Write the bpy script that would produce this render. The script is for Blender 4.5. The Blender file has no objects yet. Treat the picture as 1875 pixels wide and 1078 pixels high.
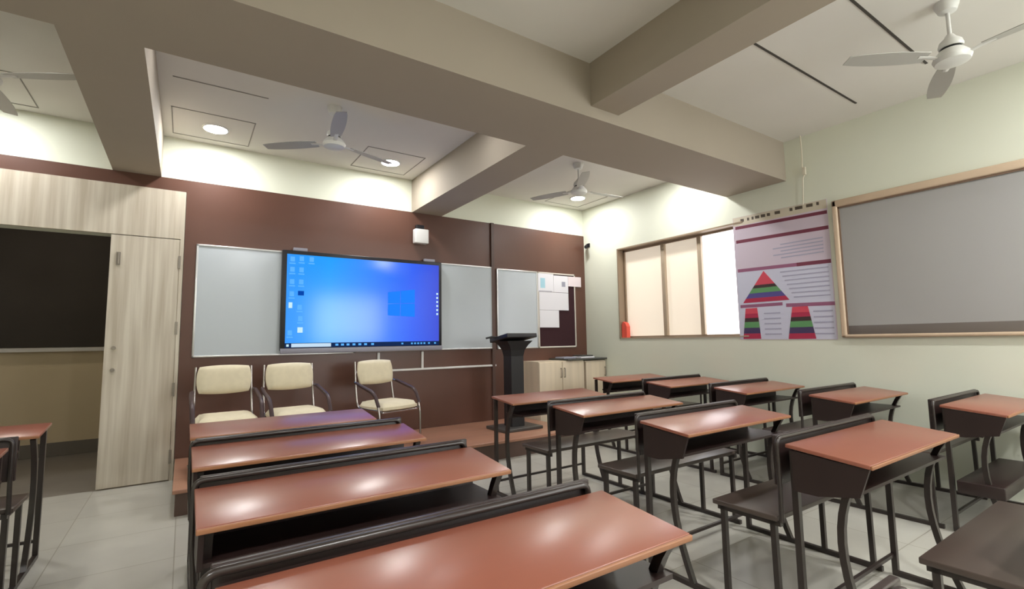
import bpy, bmesh, math, random
from mathutils import Vector, Matrix
random.seed(4)
SC = bpy.context.scene
COL = SC.collection
PI = math.pi

# ------------------------------------------------------------------ camera, world, exposure
EYE = Vector((0.0, 0.0, 1.235))
F_PX, YAW, PITCH, ROLL = 891.10, math.radians(33.921), math.radians(5.393), math.radians(-0.905)
fwd = Vector((math.sin(YAW)*math.cos(PITCH), math.cos(YAW)*math.cos(PITCH), math.sin(PITCH)))
rt = Vector((math.cos(YAW), -math.sin(YAW), 0))
up = rt.cross(fwd)
r2 = rt*math.cos(ROLL) + up*math.sin(ROLL)
u2 = -rt*math.sin(ROLL) + up*math.cos(ROLL)
cd = bpy.data.cameras.new('camera')
cam = bpy.data.objects.new('camera', cd)
COL.objects.link(cam)
cam.matrix_world = Matrix(((r2.x, u2.x, -fwd.x, EYE.x), (r2.y, u2.y, -fwd.y, EYE.y),
                           (r2.z, u2.z, -fwd.z, EYE.z), (0, 0, 0, 1)))
cd.sensor_fit = 'HORIZONTAL'
cd.sensor_width = 36
cd.lens = F_PX/1875*36
cd.clip_start = 0.02
SC.camera = cam
w = bpy.data.worlds.new('world')
SC.world = w
w.use_nodes = True
w.node_tree.nodes['Background'].inputs[0].default_value = (0.9, 0.95, 1.0, 1)
w.node_tree.nodes['Background'].inputs[1].default_value = 0.3
vs = SC.view_settings
vs.view_transform = 'Standard'
vs.look = 'None'
vs.gamma = 1.0
vs.use_curve_mapping = False
vs.exposure = 0.42
LAMP = 150.0        # emission of the ceiling downlight discs
LAMP_FILL = 540.0   # unseen downlights added behind the camera as fill
PANE_GLOW = 0.34
REAR_FILL = 9.0    # fill light from a glowing window added behind the camera
SCREEN = 0.75

# ------------------------------------------------------------------ materials
def lin(v):
    v /= 255.0
    return v/12.92 if v <= 0.04045 else ((v+0.055)/1.055)**2.4
def rgb(r, g, b): return (lin(r), lin(g), lin(b), 1)

def mat(name, c, rough=0.5, metal=0.0, spec=0.5, noise=0.0, scale=(6, 6, 6), dark=None, bump=0.0, coat=0.0, emit=None, estr=0.0):
    m = bpy.data.materials.new(name)
    m.use_nodes = True
    nt = m.node_tree
    b = nt.nodes['Principled BSDF']
    b.inputs['Base Color'].default_value = c
    b.inputs['Roughness'].default_value = rough
    b.inputs['Metallic'].default_value = metal
    b.inputs['Specular IOR Level'].default_value = spec
    b.inputs['Coat Weight'].default_value = coat
    b.inputs['Coat Roughness'].default_value = 0.15
    if emit:
        b.inputs['Emission Color'].default_value = emit
        b.inputs['Emission Strength'].default_value = estr
    if noise > 0 or bump > 0:
        tc = nt.nodes.new('ShaderNodeTexCoord')
        mp = nt.nodes.new('ShaderNodeMapping')
        mp.inputs['Scale'].default_value = scale
        nz = nt.nodes.new('ShaderNodeTexNoise')
        nz.inputs['Scale'].default_value = 1.0
        nz.inputs['Detail'].default_value = 6
        nt.links.new(tc.outputs['Object'], mp.inputs['Vector'])
        nt.links.new(mp.outputs['Vector'], nz.inputs['Vector'])
        if noise > 0:
            mx = nt.nodes.new('ShaderNodeMix')
            mx.data_type = 'RGBA'
            d = dark or tuple(x*(1-noise) for x in c[:3])+(1,)
            mx.inputs[6].default_value = d
            mx.inputs[7].default_value = c
            rp = nt.nodes.new('ShaderNodeMapRange')
            rp.inputs['From Min'].default_value = 0.35
            rp.inputs['From Max'].default_value = 0.65
            nt.links.new(nz.outputs['Fac'], rp.inputs['Value'])
            nt.links.new(rp.outputs['Result'], mx.inputs[0])
            nt.links.new(mx.outputs[2], b.inputs['Base Color'])
        if bump > 0:
            bp = nt.nodes.new('ShaderNodeBump')
            bp.inputs['Strength'].default_value = bump
            bp.inputs['Distance'].default_value = 0.01
            nt.links.new(nz.outputs['Fac'], bp.inputs['Height'])
            nt.links.new(bp.outputs['Normal'], b.inputs['Normal'])
    return m

def emit_mat(name, c, s):
    m = bpy.data.materials.new(name)
    m.use_nodes = True
    nt = m.node_tree
    nt.nodes.clear()
    e = nt.nodes.new('ShaderNodeEmission')
    e.inputs[0].default_value = c
    e.inputs[1].default_value = s
    o = nt.nodes.new('ShaderNodeOutputMaterial')
    nt.links.new(e.outputs[0], o.inputs[0])
    return m

M = {}
M['wall'] = mat('cream_wall_paint', rgb(223, 225, 208), 0.6, noise=0.03, scale=(1.5, 1.5, 1.5))
M['ceil'] = mat('white_ceiling_paint', rgb(226, 223, 216), 0.8, noise=0.03, scale=(1.5, 1.5, 1.5))
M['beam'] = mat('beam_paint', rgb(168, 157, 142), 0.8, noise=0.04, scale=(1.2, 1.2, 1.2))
M['groove'] = mat('dark_gap', rgb(70, 66, 60), 0.9)
M['fine'] = mat('fine_joint', rgb(150, 147, 140), 0.9)
M['lamina'] = mat('brown_wall_laminate', rgb(96, 64, 52), 0.35, noise=0.16, scale=(1.2, 1.2, 0.5))
M['lamina_dark'] = mat('dark_brown_moulding', rgb(80, 58, 50), 0.4, noise=0.1, scale=(8, 8, 1))
M['pale'] = mat('pale_whitewashed_wood', rgb(205, 196, 180), 0.5, noise=0.3, scale=(22, 22, 0.9), dark=rgb(178, 166, 148))
M['edge'] = mat('pale_edge', rgb(205, 198, 188), 0.5)
M['floor'] = None
M['corr_floor'] = mat('grey_corridor_floor', rgb(140, 132, 122), 0.4, noise=0.1, scale=(3, 3, 3))
M['corr_wall'] = mat('beige_corridor_wall', rgb(205, 185, 150), 0.7, noise=0.04, scale=(2, 2, 2))
M['corr_skirt'] = mat('dark_skirting', rgb(105, 96, 85), 0.5)
M['corr_glass'] = mat('dark_window_board', rgb(72, 66, 60), 0.9, spec=0.1, noise=0.2, scale=(1, 1, 1))
M['stage_top'] = mat('stage_wood', rgb(176, 128, 104), 0.32, noise=0.15, scale=(0.6, 9, 9))
M['stage_side'] = mat('stage_riser', rgb(90, 68, 58), 0.5, noise=0.1, scale=(3, 3, 3))
M['white'] = mat('whiteboard_surface', rgb(186, 193, 199), 0.2)
M['alu'] = mat('aluminium', rgb(215, 215, 215), 0.3, metal=0.8)
M['black'] = mat('black_plastic', rgb(28, 28, 32), 0.35)
M['greybez'] = mat('grey_plastic', rgb(140, 138, 150), 0.45)
M['plast'] = mat('white_plastic', rgb(225, 224, 222), 0.45)
M['desk'] = mat('red_brown_desk_laminate', rgb(152, 90, 71), 0.28, spec=0.8, noise=0.10, scale=(1.4, 7, 7))
M['deskedge'] = mat('tan_edge_band', rgb(156, 106, 74), 0.35)
M['deskdark'] = mat('dark_brown_board', rgb(47, 33, 31), 0.38, noise=0.12, scale=(2, 9, 9))
M['seat'] = mat('dark_seat_board', rgb(80, 68, 62), 0.32, noise=0.12, scale=(2, 9, 9))
M['metal'] = mat('dark_painted_steel', rgb(46, 37, 34), 0.3, spec=0.6)
M['cush'] = mat('cream_upholstery', rgb(220, 208, 180), 0.75, noise=0.05, scale=(25, 25, 25))
M['chrome'] = mat('chrome_tube', rgb(176, 168, 166), 0.25, metal=1.0)
M['arm'] = mat('dark_armrest', rgb(66, 48, 50), 0.4)
M['lect'] = mat('black_lectern_paint', rgb(34, 32, 33), 0.45)
M['lectbase'] = mat('dark_grey_base', rgb(70, 66, 62), 0.4)
M['cab'] = mat('cream_cabinet_laminate', rgb(214, 198, 174), 0.45, noise=0.12, scale=(14, 14, 0.8))
M['counter'] = mat('dark_counter', rgb(72, 72, 68), 0.35)
M['maroon'] = mat('maroon_felt', rgb(52, 18, 26), 0.9, noise=0.15, scale=(60, 60, 60))
M['paper'] = mat('white_paper', rgb(224, 222, 228), 0.7)
M['paperpink'] = mat('pinkish_paper', rgb(226, 212, 216), 0.7)
M['bluink'] = mat('pale_blue_print', rgb(160, 200, 215), 0.7)
M['greyink'] = mat('grey_print', rgb(150, 150, 165), 0.7)
M['winframe'] = mat('brown_window_frame', rgb(150, 130, 108), 0.4)
M['mull'] = mat('beige_mullion', rgb(176, 158, 136), 0.4)
M['pane'] = mat('frosted_pane', rgb(228, 214, 194), 0.3, emit=rgb(255, 242, 224), estr=PANE_GLOW)
M['pane_bright'] = mat('bright_frosted_pane', rgb(226, 224, 222), 0.3, emit=rgb(250, 250, 255), estr=2.2)
M['fillpane'] = mat('rear_fill_pane', rgb(215, 215, 210), 0.5, emit=(0.95, 0.98, 1.0, 1), estr=REAR_FILL)
M['gold'] = mat('light_wood_moulding', rgb(212, 188, 162), 0.25, noise=0.1, scale=(3, 3, 3))
M['golddark'] = mat('moulding_underside_shade', rgb(120, 98, 82), 0.4)
M['felt'] = mat('grey_board', rgb(164, 162, 160), 0.42, noise=0.04, scale=(1, 1, 1))
M['feltdark'] = mat('brown_grey_band', rgb(112, 104, 98), 0.4)
M['fan'] = mat('white_fan_enamel', rgb(222, 222, 218), 0.35)
M['fanblade'] = mat('grey_fan_blade', rgb(176, 174, 168), 0.4)
M['darkhole'] = mat('black_gap', rgb(20, 20, 20), 0.8)
M['red'] = mat('red_plastic', rgb(226, 88, 70), 0.5)
M['cord'] = mat('cream_cord', rgb(214, 206, 186), 0.6)
M['steelhinge'] = mat('dull_steel', rgb(140, 132, 122), 0.4, metal=0.7)
M['lampring'] = mat('white_lamp_ring', rgb(235, 235, 232), 0.4)
M['lamp'] = emit_mat('lit_downlight', (1.0, 1.0, 0.99, 1), LAMP)
M['lampw'] = emit_mat('dim_downlight', (1.0, 1.0, 0.99, 1), LAMP*0.25)
M['lampfill'] = emit_mat('fill_downlight_back', (1.0, 1.0, 0.99, 1), LAMP_FILL)
# poster inks
M['p_bg'] = mat('poster_lilac', rgb(206, 192, 206), 0.5)
M['p_bg2'] = mat('poster_pale', rgb(204, 204, 222), 0.5)
M['p_head'] = mat('poster_cream', rgb(206, 196, 176), 0.5)
M['p_maroon'] = mat('poster_maroon', rgb(118, 52, 72), 0.5)
M['p_plum'] = mat('poster_plum', rgb(150, 92, 122), 0.5)
M['p_red'] = mat('poster_red', rgb(212, 74, 92), 0.5)
M['p_crim'] = mat('poster_crimson', rgb(176, 44, 76), 0.5)
M['p_green'] = mat('poster_green', rgb(96, 150, 96), 0.5)
M['p_navy'] = mat('poster_navy', rgb(68, 54, 92), 0.5)
M['p_blue'] = mat('poster_violet', rgb(84, 74, 140), 0.5)
M['p_dark'] = mat('poster_dark', rgb(62, 44, 44), 0.5)
M['p_text'] = mat('poster_grey_text', rgb(168, 166, 188), 0.5)
M['p_black'] = mat('poster_black', rgb(84, 74, 62), 0.5)

# floor: light grey-beige tiles with thin joints
def floor_mat():
    m = mat('pale_floor_tiles', rgb(186, 183, 173), 0.28, spec=0.45)
    nt = m.node_tree
    b = nt.nodes['Principled BSDF']
    tc = nt.nodes.new('ShaderNodeTexCoord')
    br = nt.nodes.new('ShaderNodeTexBrick')
    br.offset = 0
    br.inputs['Scale'].default_value = 1.0
    br.inputs['Brick Width'].default_value = 0.6
    br.inputs['Row Height'].default_value = 0.6
    br.inputs['Mortar Size'].default_value = 0.003
    br.inputs['Color1'].default_value = rgb(197, 194, 184)
    br.inputs['Color2'].default_value = rgb(191, 187, 177)
    br.inputs['Mortar'].default_value = rgb(160, 154, 140)
    nt.links.new(tc.outputs['Object'], br.inputs['Vector'])
    nz = nt.nodes.new('ShaderNodeTexNoise')
    nz.inputs['Scale'].default_value = 3
    nz.inputs['Detail'].default_value = 5
    nt.links.new(tc.outputs['Object'], nz.inputs['Vector'])
    mx = nt.nodes.new('ShaderNodeMix')
    mx.data_type = 'RGBA'
    mx.blend_type = 'MULTIPLY'
    mx.inputs[0].default_value = 0.25
    nt.links.new(br.outputs['Color'], mx.inputs[6])
    nt.links.new(nz.outputs['Fac'], mx.inputs[7])
    nt.links.new(mx.outputs[2], b.inputs['Base Color'])
    return m
M['floor'] = floor_mat()

# lit screen picture: blue gradient of the desktop image shown on it
def screen_mat():
    m = bpy.data.materials.new('lit_blue_desktop')
    m.use_nodes = True
    nt = m.node_tree
    nt.nodes.clear()
    tc = nt.nodes.new('ShaderNodeTexCoord')
    sp = nt.nodes.new('ShaderNodeSeparateXYZ')
    nt.links.new(tc.outputs['Generated'], sp.inputs[0])
    cr = nt.nodes.new('ShaderNodeValToRGB')
    e = cr.color_ramp.elements
    e[0].position = 0.0
    e[0].color = rgb(40, 150, 250)
    e[1].position = 1.0
    e[1].color = rgb(52, 74, 214)
    for pos, c in ((0.25, rgb(12, 158, 255)), (0.55, rgb(8, 122, 255)), (0.8, rgb(24, 90, 245))):
        x = e.new(pos)
        x.color = c
    nt.links.new(sp.outputs[0], cr.inputs[0])
    em = nt.nodes.new('ShaderNodeEmission')
    em.inputs[1].default_value = SCREEN
    nt.links.new(cr.outputs[0], em.inputs[0])
    gl = nt.nodes.new('ShaderNodeBsdfGlossy')
    gl.inputs['Roughness'].default_value = 0.15
    gl.inputs['Color'].default_value = (0.03, 0.03, 0.03, 1)
    ad = nt.nodes.new('ShaderNodeAddShader')
    nt.links.new(em.outputs[0], ad.inputs[0])
    nt.links.new(gl.outputs[0], ad.inputs[1])
    o = nt.nodes.new('ShaderNodeOutputMaterial')
    nt.links.new(ad.outputs[0], o.inputs[0])
    return m
M['screen'] = screen_mat()
M['s_icon'] = emit_mat('screen_icon', rgb(96, 180, 255), SCREEN)
M['s_icon2'] = emit_mat('screen_icon_bright', rgb(205, 240, 250), SCREEN)
M['s_dark'] = emit_mat('screen_icon_dark', rgb(10, 70, 170), SCREEN)
M['s_logo'] = emit_mat('screen_window_logo', rgb(36, 132, 255), SCREEN)
M['s_bar'] = emit_mat('screen_taskbar', rgb(24, 44, 84), SCREEN)
M['s_white'] = emit_mat('screen_search_box', rgb(200, 225, 245), SCREEN)

# ------------------------------------------------------------------ mesh helpers
class MB:
    """collects shapes, links them as one mesh object"""
    def __init__(s):
        s.v, s.f, s.m, s.sm, s.mats = [], [], [], [], []
    def mi(s, m):
        if m not in s.mats: s.mats.append(m)
        return s.mats.index(m)
    def add(s, vs_, fs, m, smooth=False):
        o = len(s.v)
        s.v += [Vector(v) for v in vs_]
        k = s.mi(m)
        for f in fs:
            s.f.append([i+o for i in f])
            s.m.append(k)
            s.sm.append(smooth)
        return s
    def box(s, x0, x1, y0, y1, z0, z1, m, bev=0.0, T=None):
        if bev <= 0:
            vs_ = [(x, y, z) for z in (z0, z1) for y in (y0, y1) for x in (x0, x1)]
            fs = [(0, 2, 3, 1), (4, 5, 7, 6), (0, 1, 5, 4), (2, 6, 7, 3), (0, 4, 6, 2), (1, 3, 7, 5)]
            if T: vs_ = [T @ Vector(v) for v in vs_]
            return s.add(vs_, fs, m)
        bm = bmesh.new()
        vv = [bm.verts.new((x, y, z)) for z in (z0, z1) for y in (y0, y1) for x in (x0, x1)]
        for f in [(0, 2, 3, 1), (4, 5, 7, 6), (0, 1, 5, 4), (2, 6, 7, 3), (0, 4, 6, 2), (1, 3, 7, 5)]:
            bm.faces.new([vv[i] for i in f])
        bmesh.ops.bevel(bm, geom=bm.edges[:], offset=bev, segments=3, profile=0.5, affect='EDGES')
        bm.verts.index_update()
        vs_ = [v.co.copy() for v in bm.verts]
        if T: vs_ = [T @ v for v in vs_]
        s.add(vs_, [[v.index for v in f.verts] for f in bm.faces], m, True)
        bm.free()
        return s
    def prism(s, pts, d0, d1, axis, m, smooth=False):
        """polygon pts (2-D) extruded along axis 0/1/2 from d0 to d1"""
        def mk(p, d):
            return {0: (d, p[0], p[1]), 1: (p[0], d, p[1]), 2: (p[0], p[1], d)}[axis]
        n = len(pts)
        vs_ = [mk(p, d0) for p in pts]+[mk(p, d1) for p in pts]
        fs = [tuple(range(n))[::-1], tuple(range(n, 2*n))]
        fs += [(i, (i+1) % n, (i+1) % n+n, i+n) for i in range(n)]
        return s.add(vs_, fs, m, smooth)
    def tube(s, pts, r, m, n=10, square=False, ry=None):
        """sweep a round (or square) section along a polyline"""
        pts = [Vector(p) for p in pts]
        if square: n = 4
        ry = ry or r
        rings = []
        t0 = (pts[1]-pts[0]).normalized()
        ref = Vector((0, 0, 1)) if abs(t0.z) < 0.9 else Vector((1, 0, 0))
        a = ref.cross(t0).normalized()
        for i, p in enumerate(pts):
            if i == 0: t = t0
            elif i == len(pts)-1: t = (pts[-1]-pts[-2]).normalized()
            else: t = ((pts[i]-pts[i-1]).normalized()+(pts[i+1]-pts[i]).normalized()).normalized()
            a = (a-t*a.dot(t)).normalized()
            b = t.cross(a)
            k = 1.0
            if 0 < i < len(pts)-1:
                k = 1/max(0.6, t.dot((pts[i]-pts[i-1]).normalized()))
            ring = []
            for j in range(n):
                th = 2*PI*(j+(0.5 if square else 0))/n
                q = math.sqrt(2) if square else 1
                ring.append(p+a*math.cos(th)*r*q+b*math.sin(th)*ry*q)
            rings.append(ring)
        vs_ = [v for rr in rings for v in rr]
        fs = []
        for i in range(len(pts)-1):
            for j in range(n):
                fs.append((i*n+j, i*n+(j+1) % n, (i+1)*n+(j+1) % n, (i+1)*n+j))
        fs.append(tuple(range(n))[::-1])
        fs.append(tuple(range((len(pts)-1)*n, len(pts)*n)))
        return s.add(vs_, fs, m, not square)
    def lathe(s, prof, m, n=24, c=(0, 0, 0)):
        """profile of (r, z) turned about z"""
        vs_, fs = [], []
        for r, z in prof:
            for j in range(n):
                th = 2*PI*j/n
                vs_.append((c[0]+r*math.cos(th), c[1]+r*math.sin(th), c[2]+z))
        for i in range(len(prof)-1):
            for j in range(n):
                fs.append((i*n+j, i*n+(j+1) % n, (i+1)*n+(j+1) % n, (i+1)*n+j))
        fs.append(tuple(range(n))[::-1])
        fs.append(tuple(range((len(prof)-1)*n, len(prof)*n)))
        return s.add(vs_, fs, m, True)
    def build(s, name, parent=None):
        me = bpy.data.meshes.new(name)
        me.from_pydata([tuple(v) for v in s.v], [], s.f)
        for m in s.mats: me.materials.append(m)
        me.polygons.foreach_set('material_index', s.m)
        me.polygons.foreach_set('use_smooth', s.sm)
        bm = bmesh.new()
        bm.from_mesh(me)
        bmesh.ops.recalc_face_normals(bm, faces=bm.faces[:])
        for e in bm.edges:
            if len(e.link_faces) == 2 and e.calc_face_angle(0) > 0.7: e.smooth = False
        bm.to_mesh(me)
        bm.free()
        o = bpy.data.objects.new(name, me)
        COL.objects.link(o)
        if parent: o.parent = parent
        return o

def round_path(pts, r, n=5):
    """polyline with its corners rounded"""
    pts = [Vector(p) for p in pts]
    out = [pts[0]]
    for i in range(1, len(pts)-1):
        p = pts[i]
        a, b = (pts[i-1]-p), (pts[i+1]-p)
        d = min(r, a.length*0.45, b.length*0.45)
        A, B = p+a.normalized()*d, p+b.normalized()*d
        for k in range(n+1):
            t = k/n
            out.append(A*(1-t)**2+p*2*t*(1-t)+B*t*t)
    out.append(pts[-1])
    return out

def bez(p0, p1, p2, p3, n=10):
    P = [Vector(p) for p in (p0, p1, p2, p3)]
    return [P[0]*(1-t)**3+P[1]*3*t*(1-t)**2+P[2]*3*t*t*(1-t)+P[3]*t**3 for t in [i/n for i in range(n+1)]]

def thing(name, label, cat, loc=(0, 0, 0), rz=0.0, group=None):
    o = bpy.data.objects.new(name, None)
    o.empty_display_size = 0.1
    COL.objects.link(o)
    o.location = loc
    o.rotation_euler = (0, 0, rz)
    o['label'] = label
    o['category'] = cat
    if group: o['group'] = group
    return o
def tag(o, label, cat, group=None):
    o['label'] = label
    o['category'] = cat
    if group: o['group'] = group
    return o
def struct(o, label=None):
    o['kind'] = 'structure'
    if label: o['label'] = label
    return o
def dup(root, loc, rz, label, group=None):
    r = root.copy()
    COL.objects.link(r)
    r.location = loc
    r.rotation_euler = (0, 0, rz)
    r['label'] = label
    if group: r['group'] = group
    for ch in list(root.children):
        c = ch.copy()
        COL.objects.link(c)
        c.parent = r
        for g in list(ch.children):
            d = g.copy()
            COL.objects.link(d)
            d.parent = c
    return r

# ------------------------------------------------------------------ room measures
D, R = 5.63, 5.145          # front wall, right wall
XL, YB = -3.2, -3.0         # left and back wall
ZB, ZC = 2.845, 3.258       # beam underside, ceiling
B0, B1 = 2.497, 3.171       # cross beam
T = 0.15
def fwall(x, z, y):
    """a point measured on the front wall plane, seen from the eye, moved to depth y"""
    k = y/D
    return x*k, EYE.z+(z-EYE.z)*k

# ------------------------------------------------------------------ setting
struct(MB().box(XL, R, YB, D, -0.1, 0, M['floor']).build('floor'))
struct(MB().box(XL-1, 0.6, D, 7.8, -0.1, -0.002, M['corr_floor']).build('floor_corridor'))
struct(MB().box(XL-T, R+T, YB-T, D+T, ZC, ZC+0.12, M['ceil']).build('ceiling'))
# front wall with the doorway at its left end
OPL, OPR, OPT = -2.05, -0.039, 2.255
m = MB()
m.box(OPR, R+T, D, D+T, 0, ZC, M['wall'])
m.box(XL, OPL, D, D+T, 0, ZC, M['wall'])
m.box(OPL, OPR, D, D+T, OPT, ZC, M['wall'])
struct(m.build('wall_front'))
# right wall with the window recess
WY0, WY1, WZ0, WZ1 = 3.0, 4.915, 1.235, 2.525
m = MB()
m.box(R, R+0.22, YB-T, WY0, 0, ZC, M['wall'])
m.box(R, R+0.22, WY1, D+T, 0, ZC, M['wall'])
m.box(R, R+0.22, WY0, WY1, 0, WZ0, M['wall'])
m.box(R, R+0.22, WY0, WY1, WZ1, ZC, M['wall'])
struct(m.build('wall_right'))
struct(MB().box(XL-T, XL, YB-T, D+T, 0, ZC, M['wall']).build('wall_left'))
struct(MB().box(XL, R, YB-T, YB, 0, ZC, M['wall']).build('wall_back'))
# corridor beyond the doorway
m = MB()
m.box(XL-1, 0.6, 7.7, 7.8, 0, 2.9, M['corr_wall'])
struct(m.build('wall_corridor'))
struct(MB().box(XL-1, 0.6, D+T, 7.8, 2.9, 3.0, M['ceil']).build('ceiling_corridor'))
struct(MB().box(XL-1.1, XL-1, D+T, 7.8, 0, 2.9, M['corr_wall']).build('wall_corridor_left'))
struct(MB().box(0.6, 0.7, D+T, 7.8, 0, 2.9, M['corr_wall']).build('wall_corridor_right'))
struct(MB().box(XL-1, 0.6, 7.675, 7.7, 0, 0.15, M['corr_skirt']).build('baseboard_corridor'))
wn = struct(MB().box(-4.0, -0.2, 7.66, 7.7, 1.24, 2.85, M['corr_glass']).build('window_3'))
MB().box(-4.0, -0.2, 7.62, 7.70, 1.19, 1.235, M['edge']).build('window_sill', wn)
# unseen glowing window added to the rear wall to brighten the room
t = struct(MB().box(2.85, 4.85, YB, YB+0.03, 1.15, 2.6, M['winframe']).build('fill_window_rear'))
MB().box(2.91, 4.79, YB+0.03, YB+0.036, 1.21, 2.54, M['fillpane']).build('pane', t)
# beams
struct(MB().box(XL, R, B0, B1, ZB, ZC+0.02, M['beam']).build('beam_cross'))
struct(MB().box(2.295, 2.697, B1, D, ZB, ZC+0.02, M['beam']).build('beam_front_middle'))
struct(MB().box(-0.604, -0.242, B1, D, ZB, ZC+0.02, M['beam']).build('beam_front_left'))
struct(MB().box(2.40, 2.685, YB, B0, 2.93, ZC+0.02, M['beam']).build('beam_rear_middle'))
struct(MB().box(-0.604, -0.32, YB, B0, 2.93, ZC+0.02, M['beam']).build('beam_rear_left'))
# ceiling panel joints
def joint_lines(name, segs, g='groove'):
    m = MB()
    for x0, x1, y0, y1 in segs:
        m.box(x0, x1, y0, y1, ZC-0.004, ZC+0.01, M[g])
    return struct(m.build(name))
joint_lines('trim_1', [(3.19, 4.81, 1.692, 1.708)])
joint_lines('trim_2', [(3.20, 4.55, 1.128, 1.144)])
def panel_outline(name, x0, x1, y0, y1, g=0.008):
    return joint_lines(name, [(x0, x1, y0, y0+g), (x0, x1, y1-g, y1), (x0, x0+g, y0, y1), (x1-g, x1, y0, y1)], 'fine')
panel_outline('trim_3', -0.17, 0.47, 4.87, 5.5)
panel_outline('trim_4', 1.50, 2.14, 4.85, 5.5)
panel_outline('trim_5', 4.30, 4.94, 4.85, 5.5)
panel_outline('trim_6', -1.75, -1.1, 4.87, 5.5)
joint_lines('trim_7', [(-0.15, 0.5, 4.3, 4.31)], 'fine')

# brown wall panelling and its mouldings
m = MB()
PY = D-0.018
m.box(OPR+0.004, 3.455, PY, D, 0.19, ZB, M['lamina'])
m.box(3.455, R, PY, D, 0.0, ZB, M['lamina'])
m.box(XL, OPR+0.004, PY, D, 2.722, ZB, M['lamina'])
struct(m.build('trim_8'))
xs, _ = fwall(3.475, 0, D-0.04)
struct(MB().box(xs-0.022, xs+0.022, D-0.045, PY, 0.19, ZB, M['lamina_dark']).build('trim_9'))
# pale timber surround above and beside the doorway
m = MB()
m.box(XL, OPR, D-0.03, D, OPT, 2.722, M['pale'])
m.box(OPR-0.03, OPR, D-0.03, D+0.02, 0, OPT, M['pale'])
struct(m.build('trim_10'))
# door leaf
dl, dr = -0.585, -0.072
dt = struct(MB().box(dl, dr, D-0.032, D+0.008, 0.012, OPT-0.008, M['pale']).build('door_1'))
for z in (2.03, 1.40, 0.83, 0.22):
    MB().box(dr-0.006, dr+0.014, D-0.042, D-0.03, z-0.06, z+0.06, M['steelhinge']).build('hinge', dt)
MB().tube([(-0.525, D-0.045, 2.08), (-0.525, D-0.045, 1.98)], 0.008, M['steelhinge']).box(-0.54, -0.51, D-0.042, D-0.03, 1.97, 2.09, M['steelhinge']).build('bolt', dt)
for z in (1.225, 1.03):
    b = MB()
    b.tube([(-0.52, D-0.032, z), (-0.52, D-0.05, z)], 0.016, M['steelhinge'], 14)
    b.build('lock_knob', dt)

# ------------------------------------------------------------------ stage
SZ, SY = 0.19, 4.42
st = thing('stage_platform', 'low brown wooden stage in front of the screen, carrying three cream chairs', 'stage', (0, 0, 0))
MB().box(-0.03, 3.90, SY-0.02, D-0.02, SZ-0.03, SZ, M['stage_top'], 0.006).build('deck', st)
MB().box(-0.012, 3.88, SY, D-0.03, 0, SZ-0.03, M['stage_side']).build('riser', st)

# ------------------------------------------------------------------ boards on the front wall
def board(name, label, x0, x1, z0, z1, y, cat):
    t = thing(name, label, cat, ((x0+x1)/2, y, z0))
    X0, X1, H = x0-(x0+x1)/2, x1-(x0+x1)/2, z1-z0
    MB().box(X0+0.012, X1-0.012, -0.016, 0, 0.012, H-0.012, M['white']).build('writing_surface', t)
    f = MB()
    g = 0.018
    f.box(X0, X1, -0.024, 0, 0, g, M['alu'], 0.004)
    f.box(X0, X1, -0.024, 0, H-g, H, M['alu'], 0.004)
    f.box(X0, X0+g, -0.024, 0, 0, H, M['alu'], 0.004)
    f.box(X1-g, X1, -0.024, 0, 0, H, M['alu'], 0.004)
    f.build('frame', t)
    return t
a, zt = fwall(0.064, 2.225, PY)
_, zb = fwall(0, 1.118, PY)
SX0, SX1, SZ0, SZ1, SYF = 0.822, 2.655, 1.165, 2.225, 5.52
wb = board('whiteboard', 'whiteboard left of the lit blue screen', a, 1.6, zb, zt, PY, 'whiteboard')
xq, _ = fwall(3.455, 0, PY)
board('whiteboard', 'whiteboard between the lit blue screen and the dark vertical wall moulding', 1.603, xq, zb+0.01, zt+0.012, PY, 'whiteboard')
t = thing('interactive_display', 'large wall screen showing a lit blue computer desktop', 'screen', ((SX0+SX1)/2, SYF, SZ0))
cx = (SX0+SX1)/2
MB().box(SX0-cx, SX1-cx, 0.004, D-0.045-SYF, 0, SZ1-SZ0, M['black'], 0.008).build('housing', t)
MB().box(SX0-cx, SX1-cx, -0.012, 0.004, -0.03, 0.022, M['greybez'], 0.005).build('bottom_bar', t)
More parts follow.
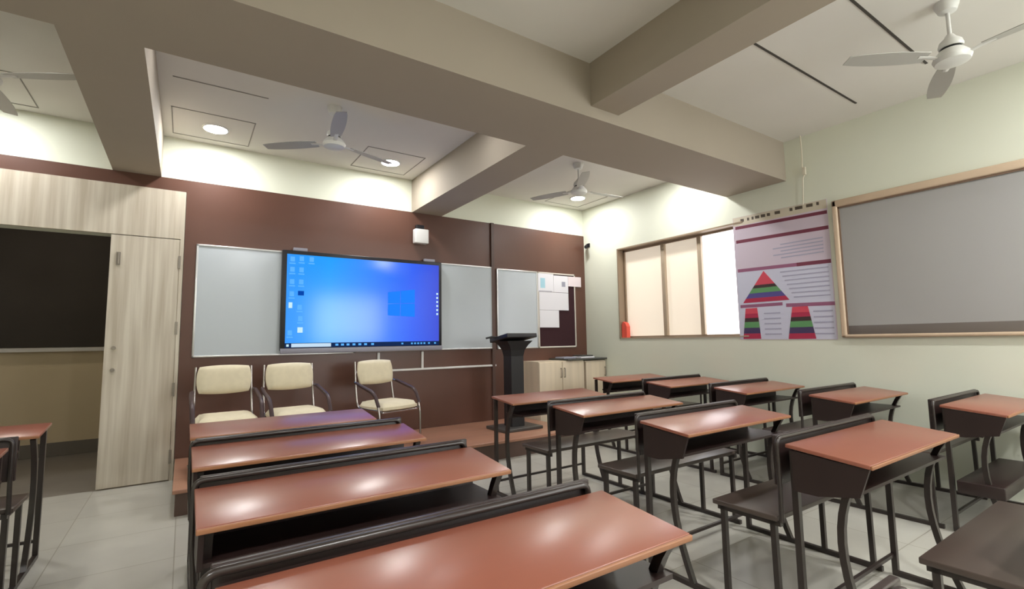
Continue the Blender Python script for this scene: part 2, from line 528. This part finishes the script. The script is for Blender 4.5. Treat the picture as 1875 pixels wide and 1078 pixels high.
def disp():
    u0, u1, v0, v1 = 0.866-cx, 2.614-cx, 1.196-SZ0, 2.183-SZ0
    o = MB()
    o.add([(u0, 0, v0), (u1, 0, v0), (u1, 0, v1), (u0, 0, v1)], [(0, 1, 2, 3)], M['screen'])
    so = o.build('lit_display', t)
    k = MB()
    def q(x, z, wx, wz, m, y=-0.0015):
        x -= cx; z -= SZ0
        k.add([(x-wx, y, z-wz), (x+wx, y, z-wz), (x+wx, y, z+wz), (x-wx, y, z+wz)], [(0, 1, 2, 3)], m)
    q((0.866+2.614)/2, 1.219, (2.614-0.866)/2, 0.024, M['s_bar'], -0.001)
    q(1.128, 1.219, 0.2, 0.019, M['s_white'])
    q(0.892, 1.219, 0.012, 0.012, M['s_icon2'])
    for x in (1.39, 1.45, 1.51, 1.575, 1.64, 1.705, 1.785): q(x, 1.22, 0.016, 0.011, M['s_icon'])
    for x in (2.14, 2.26, 2.30, 2.34, 2.38, 2.42, 2.48, 2.56): q(x, 1.22, 0.012, 0.009, M['s_icon'])
    ic = [(0.92, 2.13), (0.92, 2.02), (0.92, 1.89), (0.92, 1.76), (0.91, 1.35), (1.01, 2.14), (1.01, 2.02), (1.01, 1.89), (1.0, 1.62), (1.01, 1.5), (1.11, 2.14)]
    for x, z in ic:
        q(x, z, 0.022, 0.026, M['s_icon'])
        q(x, z-0.045, 0.03, 0.007, M['s_icon'])
    q(0.91, 1.64, 0.018, 0.03, M['s_icon2'])
    q(1.01, 1.38, 0.026, 0.028, M['s_icon2'])
    q(1.01, 1.77, 0.03, 0.024, M['s_dark'])
    for i in range(6): q(2.59, 1.575+i*0.05, 0.012, 0.012, M['s_icon2'])
    # window logo: four panes in perspective, larger to the right
    def pane(x0, x1, f0, f1):
        def zz(x, f):
            s = (x-1.962)/(2.295-1.962)
            top, bot = 1.82+s*0.047, 1.55-s*0.014
            return bot+(top-bot)*f
        P = [(x0, zz(x0, f0)), (x1, zz(x1, f0)), (x1, zz(x1, f1)), (x0, zz(x0, f1))]
        k.add([(x-cx, -0.0012, z-SZ0) for x, z in P], [(0, 1, 2, 3)], M['s_logo'])
    for x0, x1 in ((1.962, 2.11), (2.118, 2.295)):
        pane(x0, x1, 0, 0.488)
        pane(x0, x1, 0.512, 1)
    k.build('desktop_icons', so)
disp()
for x in (1.0, 2.5):
    MB().box(x-cx-0.07, x-cx+0.07, 0.02, 0.06, SZ1-SZ0, SZ1-SZ0+0.035, M['greybez'], 0.004).build('bracket', t)

# cable trunking under the boards
x0, zt_ = fwall(1.99, 0.905, PY-0.02)
x1, _ = fwall(3.515, 0.9, PY-0.02)
t = thing('cable_trunking', 'thin white cable trunking on the brown wall under the screen', 'cable cover', (x0, PY, zt_))
MB().box(-0.35, x1-x0, -0.022, 0, -0.012, 0.012, M['plast'], 0.003).build('long_run', t)
for px in (1.895, 2.445):
    a, _ = fwall(px, 0, PY-0.02)
    MB().box(a-x0-0.014, a-x0+0.014, -0.022, 0, 0.012, zb-zt_, M['plast'], 0.003).build('riser', t)

# small white box high on the wall
a, za = fwall(2.335, 2.465, PY-0.08)
b, zb2 = fwall(2.515, 2.645, PY-0.08)
t = thing('wall_speaker', 'small white box on the brown panelling above the screen', 'speaker', ((a+b)/2, PY, za))
MB().box(-(b-a)/2, (b-a)/2, -0.11, -0.02, 0, zb2-za, M['plast'], 0.01).build('case', t)
MB().box(-0.05, 0.05, -0.06, 0, zb2-za-0.02, zb2-za+0.06, M['black'], 0.004).build('bracket', t)

# third whiteboard, and the pinboard with its papers
a, z1 = fwall(3.525, 2.225, PY)
b, z0 = fwall(4.222, 1.12, PY)
board('whiteboard', 'narrow whiteboard behind the black lectern, beside the papers', a, b, z0, z1, PY, 'whiteboard')
a, b = b+0.004, 4.925
t = thing('pinboard', 'maroon felt pinboard with papers in the front right corner', 'notice board', (a, PY, z0))
W_, H_ = b-a, z1-z0
MB().box(0.01, W_-0.01, -0.014, 0, 0.01, H_-0.01, M['maroon']).build('felt', t)
f = MB()
f.box(0, W_, -0.022, 0, 0, 0.022, M['edge'], 0.004)
f.box(0, W_, -0.022, 0, H_-0.022, H_, M['edge'], 0.004)
f.box(0, 0.022, -0.022, 0, 0, H_, M['edge'], 0.004)
f.box(W_-0.022, W_, -0.022, 0, 0, H_, M['edge'], 0.004)
f.build('frame', t)
G = 'papers pinned on the maroon board'
def paper(label, x0, x1, zz0, zz1, m, y, marks=()):
    o = MB()
    o.box(x0, x1, y, y+0.0012, zz0, zz1, m)
    for (u0, u1, v0, v1, mm) in marks:
        o.box(x0+(x1-x0)*u0, x0+(x1-x0)*u1, y-0.0004, y, zz0+(zz1-zz0)*v0, zz0+(zz1-zz0)*v1, mm)
    ob = o.build('paper')
    return tag(ob, label, 'paper', G)
yp = PY-0.0255
paper('white sheet with a pale blue picture, top left of the maroon pinboard', a+0.0, 4.50, 1.935, 2.20, M['paper'], yp,
      [(0.15, 0.45, 0.2, 0.75, M['bluink']), (0.05, 0.9, 0.02, 0.05, M['greyink'])])
paper('white sheet with a small dark mark, second along the top row of the pinboard', 4.503, 4.78, 1.935, 2.185, M['paper'], yp,
      [(0.55, 0.8, 0.35, 0.65, M['greyink'])])
paper('pinkish sheet at the top right end of the maroon pinboard, by the corner', 4.783, 5.04, 2.035, 2.185, M['paperpink'], yp)
paper('large white sheet across the middle of the maroon pinboard', a+0.02, 4.78, 1.67, 1.93, M['paper'], yp)
paper('lowest white sheet on the maroon pinboard, just right of the lectern', a+0.02, 4.59, 1.415, 1.667, M['paper'], yp)
# small dark fitting by the corner
t = thing('security_camera', 'small dark fitting on a bracket high in the front right corner', 'camera', (R, 5.50, 2.68))
MB().box(-0.02, 0, -0.03, 0.03, -0.03, 0.03, M['black'], 0.004).build('mount', t)
MB().tube([(-0.02, 0, 0), (-0.06, -0.01, 0.0), (-0.07, -0.02, -0.02)], 0.01, M['black']).build('bracket', t)
MB().tube([(-0.04, 0.02, -0.02), (-0.115, -0.06, -0.045)], 0.027, M['black'], 14).build('case', t)

# ------------------------------------------------------------------ window, poster, board on the right wall
t = struct(MB().box(R+0.10, R+0.16, WY0, WY1, WZ0, WZ0+0.035, M['winframe']).box(R+0.10, R+0.16, WY0, WY1, WZ1-0.045, WZ1, M['winframe']).box(R+0.10, R+0.16, WY0, WY0+0.045, WZ0, WZ1, M['winframe']).box(R+0.10, R+0.16, WY1-0.045, WY1, WZ0, WZ1, M['winframe']).build('window_1'))
for y in (4.185, 3.63):
    MB().box(R+0.085, R+0.155, y-0.028, y+0.028, WZ0+0.035, WZ1-0.045, M['mull'], 0.004).build('mullion', t)
for y0, y1 in ((WY0+0.045, 3.602), (3.658, 4.157), (4.213, WY1-0.045)):
    MB().box(R+0.125, R+0.132, y0, y1, WZ0+0.035, WZ1-0.045, M['pane_bright'] if y0 < 3.3 else M['pane']).build('pane', t)
# lining of the recess
m = MB()
m.box(R-0.008, R+0.10, WY1-0.018, WY1, WZ0, WZ1, M['winframe'])
m.box(R-0.008, R+0.10, WY0, WY1, WZ1-0.018, WZ1, M['winframe'])
m.box(R-0.008, R+0.10, WY0, WY1, WZ0, WZ0+0.014, M['mull'])
m.build('reveal', t)
o = MB().prism([(4.795, WZ0+0.014), (4.885, WZ0+0.014), (4.885, WZ0+0.2), (4.86, WZ0+0.24), (4.82, WZ0+0.22), (4.795, WZ0+0.17)], R+0.012, R+0.082, 0, M['red']).build('folder')
tag(o, 'small red object standing in the far corner of the frosted window sill', 'folder')

def poster():
    X = R-0.0035
    o = MB()
    o.prism([(2.125, 1.195), (3.107, 1.205), (3.112, 2.58), (2.13, 2.56)], X, R-0.0005, 0, M['p_bg'])
    n = [0]
    def poly(pts, m):
        n[0] += 1
        o.prism(pts, X-0.0003-0.00004*n[0], X, 0, m)
    def strip(ya, za, yb, zb_, h, m):
        poly([(ya, za-h/2), (yb, zb_-h/2), (yb, zb_+h/2), (ya, za+h/2)], m)
    poly([(2.135, 2.47), (3.105, 2.48), (3.11, 2.578), (2.135, 2.558)], M['p_head'])
    poly([(2.135, 1.2), (3.1, 1.21), (3.1, 1.96), (2.135, 1.96)], M['p_bg2'])
    rnd = random.Random(7)
    y = 3.02
    while y > 2.2:
        wv = rnd.uniform(0.02, 0.085)
        if rnd.random() < 0.85: strip(y, 2.535, y-wv, 2.532, 0.032, M['p_black'])
        y -= wv+rnd.uniform(0.014, 0.05)
    strip(3.085, 2.458, 2.135, 2.432, 0.034, M['p_maroon'])
    strip(3.085, 2.30, 2.133, 2.28, 0.036, M['p_maroon'])
    strip(3.085, 1.972, 2.133, 1.95, 0.036, M['p_plum'])
    strip(2.45, 1.957, 2.133, 1.95, 0.038, M['p_maroon'])
    strip(3.08, 1.57, 2.617, 1.57, 0.034, M['p_plum'])
    strip(2.582, 1.552, 2.127, 1.54, 0.036, M['p_plum'])
    for k in range(5):
        z = 2.2-k*0.035
        strip(2.60+0.08*(k % 2), z-0.01, 2.19, z-0.01, 0.012, M['p_text'])
    for k in range(7):
        strip(2.62-0.02*k, 1.90-k*0.045, 2.16, 1.895-k*0.045, 0.013, M['p_text'])
    for k in range(5):
        strip(2.82, 1.48-k*0.055, 2.645, 1.478-k*0.055, 0.014, M['p_text'])
        strip(2.325, 1.475-k*0.055, 2.15, 1.473-k*0.055, 0.014, M['p_text'])
    # striped pyramid
    ap, zb_, ht = 2.794, 1.606, 0.33
    def layer(f0, f1, m):
        wdt = lambda f: (1-f)*0.25
        poly([(ap+wdt(f0), zb_+f0*ht), (ap-wdt(f0), zb_+f0*ht), (ap-wdt(f1), zb_+f1*ht), (ap+wdt(f1), zb_+f1*ht)], m)
    layer(0, 0.14, M['p_crim']); layer(0.14, 0.30, M['p_blue']); layer(0.30, 0.46, M['p_green'])
    layer(0.46, 0.56, M['p_dark']); layer(0.56, 0.999, M['p_red'])
    def trap(c0, w0, c1, w1, za, zc):
        for f0, f1, m in ((0, 0.17, M['p_crim']), (0.17, 0.36, M['p_navy']), (0.36, 0.55, M['p_green']), (0.55, 0.68, M['p_dark']), (0.68, 0.82, M['p_crim']), (0.82, 1, M['p_red'])):
            L = lambda f: (c0+(c1-c0)*f, w0+(w1-w0)*f)
            (a0, b0), (a1, b1) = L(f0), L(f1)
            poly([(a0+b0, za+f0*(zc-za)), (a0-b0, za+f0*(zc-za)), (a1-b1, za+f1*(zc-za)), (a1+b1, za+f1*(zc-za))], m)
    trap(2.965, 0.10, 2.955, 0.065, 1.212, 1.545)
    trap(2.447, 0.132, 2.447, 0.075, 1.206, 1.53)
    ob = o.build('poster')
    return tag(ob, 'printed poster with striped pyramids on the right wall beside the window', 'poster')
poster()

NY0, NY1, NZ0, NZ1 = 0.15, 2.078, 1.212, 2.517
t = thing('notice_board', 'large grey notice board with light wood frame on the right wall', 'notice board', (R, NY0, NZ0))
L_, H_ = NY1-NY0, NZ1-NZ0
MB().box(-0.016, 0, 0.03, L_-0.03, 0.03, H_-0.03, M['felt']).build('panel', t)
f = MB()
def mould(y0, y1, z0, z1):
    f.box(-0.045, 0, y0, y1, z0, z1, M['gold'], 0.012)
mould(0, L_, H_-0.068, H_)
mould(0, L_, 0, 0.03)
mould(0, 0.045, 0, H_)
mould(L_-0.045, L_, 0, H_)
f.build('frame', t)
f = MB()
f.box(-0.028, -0.016, 0.045, L_-0.045, H_-0.082, H_-0.068, M['golddark'])
f.box(-0.028, -0.016, L_-0.056, L_-0.045, 0.03, H_-0.06, M['golddark'])
f.build('frame_shade', t)  # dark strips paint in the shade under and inside the moulding
MB().box(-0.022, -0.016, 0.045, L_-0.056, 0.03, 0.11, M['feltdark'], 0.002).build('lower_band', t)  # darker band along the bottom of the grey panel

# hanging cord with a hook
xc = R-0.03
o = MB().tube([(xc, 2.315, ZC), (xc, 2.312, 3.05), (xc, 2.318, 2.93), (xc, 2.305, 2.90), (xc, 2.30, 2.85), (xc, 2.318, 2.82), (xc, 2.325, 2.7), (xc, 2.335, 2.55)], 0.006, M['cord'], 8)
o.box(xc-0.012, xc+0.012, 2.285, 2.318, 2.845, 2.925, M['cord'], 0.005)
tag(o.build('hanging_cord'), 'thin cream cord hanging from the ceiling above the poster', 'cord')

# ------------------------------------------------------------------ lectern
t = thing('lectern', 'black lectern standing on the right end of the stage', 'lectern', (3.315, 4.92, SZ))
MB().box(-0.27, 0.27, -0.21, 0.21, 0, 0.035, M['lectbase'], 0.006).build('base', t)
def loft(rects, mm):
    o = MB()
    vs_, fs = [], []
    for (z, x, y, dy) in rects:
        vs_ += [(-x, -y+dy, z), (x, -y+dy, z), (x, y+dy, z), (-x, y+dy, z)]
    for i in range(len(rects)-1):
        for j in range(4):
            fs.append((i*4+j, i*4+(j+1) % 4, (i+1)*4+(j+1) % 4, (i+1)*4+j))
    n = len(vs_)
    fs += [(3, 2, 1, 0), (n-4, n-3, n-2, n-1)]
    return o.add(vs_, fs, mm)
loft([(0.035, 0.088, 0.085, 0), (0.86, 0.088, 0.085, 0), (0.93, 0.10, 0.10, 0), (0.99, 0.135, 0.125, 0), (1.04, 0.185, 0.15, 0)], M['lect']).build('column', t)
Tm = Matrix.Translation((0, 0, 1.08)) @ Matrix.Rotation(math.radians(-9), 4, 'X')
MB().box(-0.215, 0.215, -0.20, 0.20, -0.03, 0.02, M['lect'], 0.008, Tm).build('reading_top', t)
MB().box(-0.215, 0.215, 0.18, 0.20, 0.02, 0.04, M['lect'], 0.004, Tm).build('book_stop', t)
MB().tube([(-0.20, 0.05, 1.085), (-0.27, 0.06, 1.09), (-0.34, 0.07, 1.075)], 0.012, M['black'], 10).build('microphone', t)

# ------------------------------------------------------------------ cabinets in the corner
def cabinet(label, x0, x1, y0, z1, doors, handle_mid):
    t = thing('cabinet', label, 'cabinet', (x0, y0, 0), group='cream cabinets in the front right corner')
    Wd, Dp = x1-x0, PY-y0
    MB().box(0, Wd, 0.02, Dp, 0.06, z1, M['cab']).build('body', t)
    MB().box(0.02, Wd-0.02, 0.05, Dp, 0, 0.06, M['lamina_dark']).build('plinth', t)
    dw = Wd/doors
    for i in range(doors):
        d = MB().box(i*dw+0.004, (i+1)*dw-0.004, 0, 0.02, 0.07, z1-0.012, M['cab'], 0.002).build('door', t)
        hx = (i+1)*dw-0.03 if i % 2 == 0 else i*dw+0.03
        MB().tube(round_path([(hx, 0.0, z1-0.22), (hx, -0.025, z1-0.22), (hx, -0.025, z1-0.10), (hx, 0, z1-0.10)], 0.01), 0.006, M['steelhinge'], 8).build('handle', d)
    return t
cabinet('wide cream cabinet with paired doors, right behind the black lectern', 3.92, 4.715, 5.21, 0.945, 2, 0)
cabinet('narrow cream cabinet in the very corner under the dark counter end', 4.745, R-0.003, 5.21, 0.93, 1, 0)
o = MB().box(4.40, R-0.002, 5.18, PY-0.001, 0.9455, 0.968, M['counter'], 0.004).build('counter_slab')
tag(o, 'thin dark counter slab lying on the corner cabinets', 'counter')
rnd = random.Random(3)
for i, (x, y, s, h, mm, lab) in enumerate([
        (4.52, 5.38, 0.22, 0.022, M['greyink'], 'grey folder at the bottom left on the dark corner counter'),
        (4.82, 5.34, 0.26, 0.02, M['paper'], 'white pile of paper in the middle of the dark corner counter'),
        (4.83, 5.36, 0.22, 0.02, M['counter'], 'dark book lying on the white paper pile on the corner counter')]):
    z = 0.9685 + (0.0205 if i == 2 else 0)
    o = MB().box(x-s/2, x+s/2, y-0.1, y+0.1, z, z+h, mm, 0.003).build(['folder', 'paper_pile', 'book'][i])
    tag(o, lab, ['folder', 'paper', 'book'][i])

# ------------------------------------------------------------------ chairs on the stage
def make_chair(label, loc, rz):
    t = thing('visitor_chair', label, 'chair', loc, rz, 'cream armchairs on the stage')
    # seat pad (front is -y)
    def pad(name, hw, hd, th, T_):
        bm = bmesh.new()
        N = 12
        o = MB()
        vs_, fs = [], []
        for s_ in (0, 1):
            for i in range(N+1):
                for j in range(N+1):
                    u, v = i/N*2-1, j/N*2-1
                    # rounded square outline
                    x, y = u, v
                    k = 1-0.10*(u*u*v*v)
                    e = max(abs(u), abs(v))
                    bul = (1-e**4)
                    z = (th*0.35+th*0.65*bul**0.5) if s_ else -th*0.25*bul**0.5
                    vs_.append(T_ @ Vector((x*k*hw, y*k*hd, z)))
        st_ = (N+1)**2
        for s_ in (0, 1):
            for i in range(N):
                for j in range(N):
                    a = s_*st_+i*(N+1)+j
                    fs.append((a, a+1, a+N+2, a+N+1))
        ring = [i*(N+1) for i in range(N+1)]+[N*(N+1)+j for j in range(1, N+1)]+[i*(N+1)+N for i in range(N-1, -1, -1)]+[j for j in range(N-1, 0, -1)]
        for q in range(len(ring)):
            a, b = ring[q], ring[(q+1) % len(ring)]
            fs.append((a, b, b+st_, a+st_))
        bm.free()
        return o.add(vs_, fs, M['cush'], True).build(name, t)
    pad('seat', 0.235, 0.225, 0.075, Matrix.Translation((0, 0, 0.385)))
    Tb = Matrix.Translation((0, 0.235, 0.735)) @ Matrix.Rotation(math.radians(80), 4, 'X')
    pad('backrest', 0.215, 0.128, 0.06, Tb)
    for s_ in (-1, 1):
        x = s_*0.235
        # back upright running into the cantilever seat rail and the floor skid
        MB().tube(round_path([(x*0.93, 0.27, 0.85), (x*0.95, 0.245, 0.60), (x*0.97, 0.20, 0.385), (x*0.97, -0.21, 0.375)], 0.06), 0.0115, M['chrome']).build('back_upright', t)
        MB().tube(round_path([(x*1.02, 0.235, 0.64), (x*1.08, 0.10, 0.60), (x*1.085, -0.13, 0.54), (x*1.06, -0.205, 0.36), (x*1.05, -0.215, 0.02), (x*1.05, 0.22, 0.012)], 0.10, 7), 0.0115, M['chrome']).build('side_frame', t)
        MB().tube(round_path([(x*1.05, 0.19, 0.635), (x*1.08, 0.09, 0.607), (x*1.085, -0.12, 0.555), (x*1.07, -0.19, 0.42)], 0.10, 7), 0.018, M['arm'], 12, ry=0.016).build('armrest', t)
    MB().tube([(-0.235, 0.22, 0.012), (0.235, 0.22, 0.012)], 0.0115, M['chrome']).build('floor_crossbar', t)
    MB().tube([(-0.22, -0.19, 0.36), (0.22, -0.19, 0.36)], 0.011, M['chrome']).build('seat_crossbar', t)
    return t
ch = make_chair('leftmost cream armchair on the stage, nearest the door', (0.325, 4.93, SZ), math.radians(2))
dup(ch, (0.885, 4.93, SZ), math.radians(6), 'middle cream armchair on the stage, close beside the leftmost one')
dup(ch, (1.77, 4.95, SZ), math.radians(17), 'rightmost cream armchair, alone on the stage under the screen')

# ------------------------------------------------------------------ school desks
DW, DD = 1.0, 0.316
def make_desk(label, loc, front_row=False):
    """origin: floor below the near left corner of the top; the attached bench stands on the near side (-y)"""
    t = thing('school_desk', label, 'desk', loc, 0, 'brown double school desks with attached benches')
    zn, zf = 0.75, 0.782
    tilt = math.atan2(zf-zn, DD)
    Tt = Matrix.Translation((0, 0, zn)) @ Matrix.Rotation(tilt, 4, 'X')
    top = MB().box(0.0, DW, 0.006, DD, -0.016, 0, M['desk'], 0.003, Tt).build('desktop', t)
    MB().box(0.0, DW, -0.003, 0.006, -0.016, -0.001, M['deskedge'], 0.003, Tt).build('edge_band', top)
    ins = 0.13 if front_row else 0.012
    z0 = 0.627
    s = MB()
    s.box(ins, DW-ins, 0.055, 0.30, z0, z0+0.013, M['deskdark'])
    s.build('book_shelf', t)
    MB().box(ins, DW-ins, 0.276, 0.289, z0-0.035, 0.752, M['deskdark']).build('front_panel', t)
    if not front_row:
        MB().prism([(0.012, 0.733), (0.296, 0.758), (0.296, 0.592), (0.20, 0.592), (0.05, 0.622)], 0.006, 0.020, 0, M['deskdark']).build('side_panel', t)
    q = 0.0125
    for s_ in (0, 1):
        x = 0.03 if s_ == 0 else DW-0.03
        MB().tube([(x, 0.296, 0.757), (x, 0.296, 0.012)], q, M['metal'], square=True).build('leg', t)
        pts = bez((x, 0.045, 0.73), (x, 0.16, 0.56), (x, 0.17, 0.34), (x, 0.03, 0.012), 12)
        MB().tube(pts, q, M['metal'], square=True).build('leg', t)
        MB().tube([(x, 0.308, 0.012), (x, -0.435, 0.012)], 0.012, M['metal'], square=True).build('floor_runner', t)
        MB().tube([(x, -0.155, 0.012), (x, -0.155, 0.45)], 0.0115, M['metal'], square=True).build('bench_leg', t)
        MB().tube([(x, -0.395, 0.012), (x, -0.39, 0.45)], 0.0115, M['metal'], square=True).build('bench_leg', t)
        MB().tube([(x, -0.13, 0.438), (x, -0.425, 0.438)], 0.0115, M['metal'], square=True).build('seat_rail', t)
    MB().tube([(0.03, 0.302, 0.10), (DW-0.03, 0.302, 0.10)], 0.008, M['metal'], square=True).build('front_crossbar', t)
    MB().tube([(0.03, -0.28, 0.435), (DW-0.03, -0.28, 0.435)], 0.010, M['metal'], square=True).build('seat_crossbar', t)
    MB().box(0.0, DW, -0.42, -0.115, 0.449, 0.471, M['seat'], 0.004).build('bench_seat', t)
    MB().box(0.015, DW-0.0, -0.430, -0.412, 0.60, 0.809, M['deskdark'], 0.004).build('backrest', t)
    MB().tube(round_path([(0.012, -0.436, 0.45), (0.0, -0.444, 0.62), (0.0, -0.441, 0.800), (DW-0.015, -0.441, 0.800), (DW-0.015, -0.441, 0.62), (DW-0.012, -0.436, 0.45)], 0.03, 6), 0.0095, M['metal'], 10).build('backrest_tube', t)
    return t
AX, BX, CX, LX = 0.045, 2.13, 4.04, -1.65
G = None
dA = make_desk('nearest desk of all, its large glossy top filling the bottom centre', (AX+0.02, 0.80, 0))
dup(dA, (AX, 1.578, 0), 0, 'second desk from the camera in the left centre column')
dup(dA, (AX, 2.355, 0), 0, 'third desk from the camera in the left centre column, under violet screen glare')
dup(dA, (BX, 0.80, 0), 0, 'red topped desk nearest the camera in the column right of centre')
dup(dA, (BX-0.01, 1.585, 0), 0, 'desk with pale window glare, second from camera in the column right of centre')
dup(dA, (BX+0.01, 2.385, 0), 0, 'third desk from the camera in the column right of centre')
dup(dA, (CX, 0.80, 0), 0, 'desk by the right wall nearest the camera, under the grey notice board')
dup(dA, (CX, 1.59, 0), 0, 'second desk from the camera along the right wall, under the poster edge')
dup(dA, (CX, 2.41, 0), 0, 'third desk from the camera along the right wall, under the striped poster')
dup(dA, (CX+0.02, 3.215, 0), 0, 'fourth desk from the camera along the right wall, below the frosted window')
dup(dA, (LX, 2.88, 0), 0, 'desk at the left picture edge, nearer of the two there')
dF = make_desk('front desk of the left centre column, just below the cream chairs', (AX, 3.13, 0), True)
dup(dF, (BX-0.01, 3.165, 0), 0, 'front desk of the column right of centre, beside the lectern foot')
dup(dF, (CX+0.01, 4.01, 0), 0, 'farthest desk along the right wall, in front of the cream cabinets')
dup(dF, (LX, 3.77, 0), 0, 'farther desk at the left picture edge, before the open doorway')
# low dark foot board beside the nearest wall desk
o = MB().box(4.03, 4.98, 0.845, 1.065, 0.25, 0.325, M['deskdark'], 0.006)
t2 = o.build('foot_board', [x for x in bpy.data.objects if x.get('label', '').startswith('desk by the right wall nearest')][0])
t2.location = (-CX, -0.80, 0)

# ------------------------------------------------------------------ ceiling fans
def make_fan(label, loc, ang):
    t = thing('ceiling_fan', label, 'fan', loc, ang, 'white ceiling fans')
    H = ZC-loc[2]
    MB().lathe([(0.02, H-0.07), (0.045, H-0.06), (0.06, H-0.02), (0.062, H)], M['fan']).build('canopy', t)
    MB().lathe([(0.011, 0.08), (0.011, H-0.05)], M['fan'], 12).build('down_rod', t)
    MB().lathe([(0.018, 0.13), (0.03, 0.11), (0.055, 0.085), (0.062, 0.06), (0.058, 0.045)], M['fan']).build('lower_cup', t)
    MB().lathe([(0.05, 0.045), (0.056, 0.03)], M['darkhole']).build('gap_ring', t)
    MB().lathe([(0.06, 0.03), (0.085, 0.0), (0.095, -0.02), (0.085, -0.045), (0.05, -0.055), (0.0, -0.056)], M['fan']).build('motor', t)
    for k in range(3):
        th = k*2*PI/3
        ca, sa = math.cos(th), math.sin(th)
        o = MB()
        N = 8
        vs_, fs = [], []
        for i in range(N+1):
            f = i/N
            r = 0.15+0.47*f
            hw = 0.042+0.014*math.sin(f*PI)
            if i == N: hw = 0.038
            tw = 0.20-0.08*f
            for s_, dz in ((-1, 0), (1, 0), (1, 0.004), (-1, 0.004)):
                px, py, pz = r, s_*hw, s_*hw*tw-0.01+dz
                vs_.append((px*ca-py*sa, px*sa+py*ca, pz))
        for i in range(N):
            for j in range(4):
                fs.append((i*4+j, i*4+(j+1) % 4, (i+1)*4+(j+1) % 4, (i+1)*4+j))
        fs += [(3, 2, 1, 0), (N*4, N*4+1, N*4+2, N*4+3)]
        b = o.add(vs_, fs, M['fanblade'], True).build('blade', t)
        a = MB()
        pts = [(0.08, 0, -0.02), (0.13, 0, -0.012), (0.20, 0, -0.008)]
        a.tube([(x*ca-y*sa, x*sa+y*ca, z) for x, y, z in pts], 0.018, M['fan'], 8, ry=0.005).build('blade_iron', b)
    return t
HZ = 2.95
make_fan('ceiling fan above the screen, between two lit downlights', (1.0, 4.18, HZ), math.radians(-99))
make_fan('ceiling fan near the front right corner, before a lit downlight', (3.71, 4.10, HZ), math.radians(-125))
make_fan('nearest white ceiling fan, top right above the grey notice board', (3.81, 0.83, 2.92), math.radians(23))
make_fan('ceiling fan at the left picture edge, only its blade tips showing', (-1.12, 4.25, HZ), math.radians(-30))

# ------------------------------------------------------------------ downlights (the light of the room)
def downlight(label, x, y, lm):
    t = thing('downlight', label, 'ceiling light', (x, y, ZC), group='round ceiling downlights')
    MB().lathe([(0.094, -0.002), (0.096, -0.013), (0.108, -0.010), (0.113, 0.0)], M['lampring'], 32).build('ring', t)
    MB().lathe([(0.0, -0.0125), (0.095, -0.0125), (0.095, -0.009)], lm, 32).build('diffuser', t)
    return t
downlight('lit downlight at the left, above the left whiteboard', 0.167, 5.184, M['lamp'])
downlight('lit downlight in the middle, above the right half of the screen', 1.854, 5.173, M['lamp'])
downlight('lit downlight at the right, above the pinboard corner', 4.611, 5.125, M['lamp'])
for x in (-1.45,):
    downlight('lit downlight beyond the left picture edge above the doorway', x, 5.15, M['lamp'])
for x in (-1.45, 0.167, 1.854, 4.611):
    downlight('downlight hidden behind the cross beam', x, 3.62, M['lamp'] if x > 4 else M['lampw'])
for x, y in ((-1.45, -1.0), (1.0, -1.0), (4.0, -0.5)):  # unseen lamps added to brighten the near half of the room
    downlight('unseen downlight added behind the camera for fill', x, y, M['lampfill'])
t = thing('downlight', 'unseen round downlight added to light the corridor beyond the open doorway', 'ceiling light', (-1.2, 6.7, 2.9))  # lamp out of view, added so the corridor is not black
MB().lathe([(0.0, -0.012), (0.07, -0.012), (0.07, 0.0)], emit_mat('corridor_fill_lamp', (1, 0.93, 0.82, 1), 85), 24).build('diffuser', t)
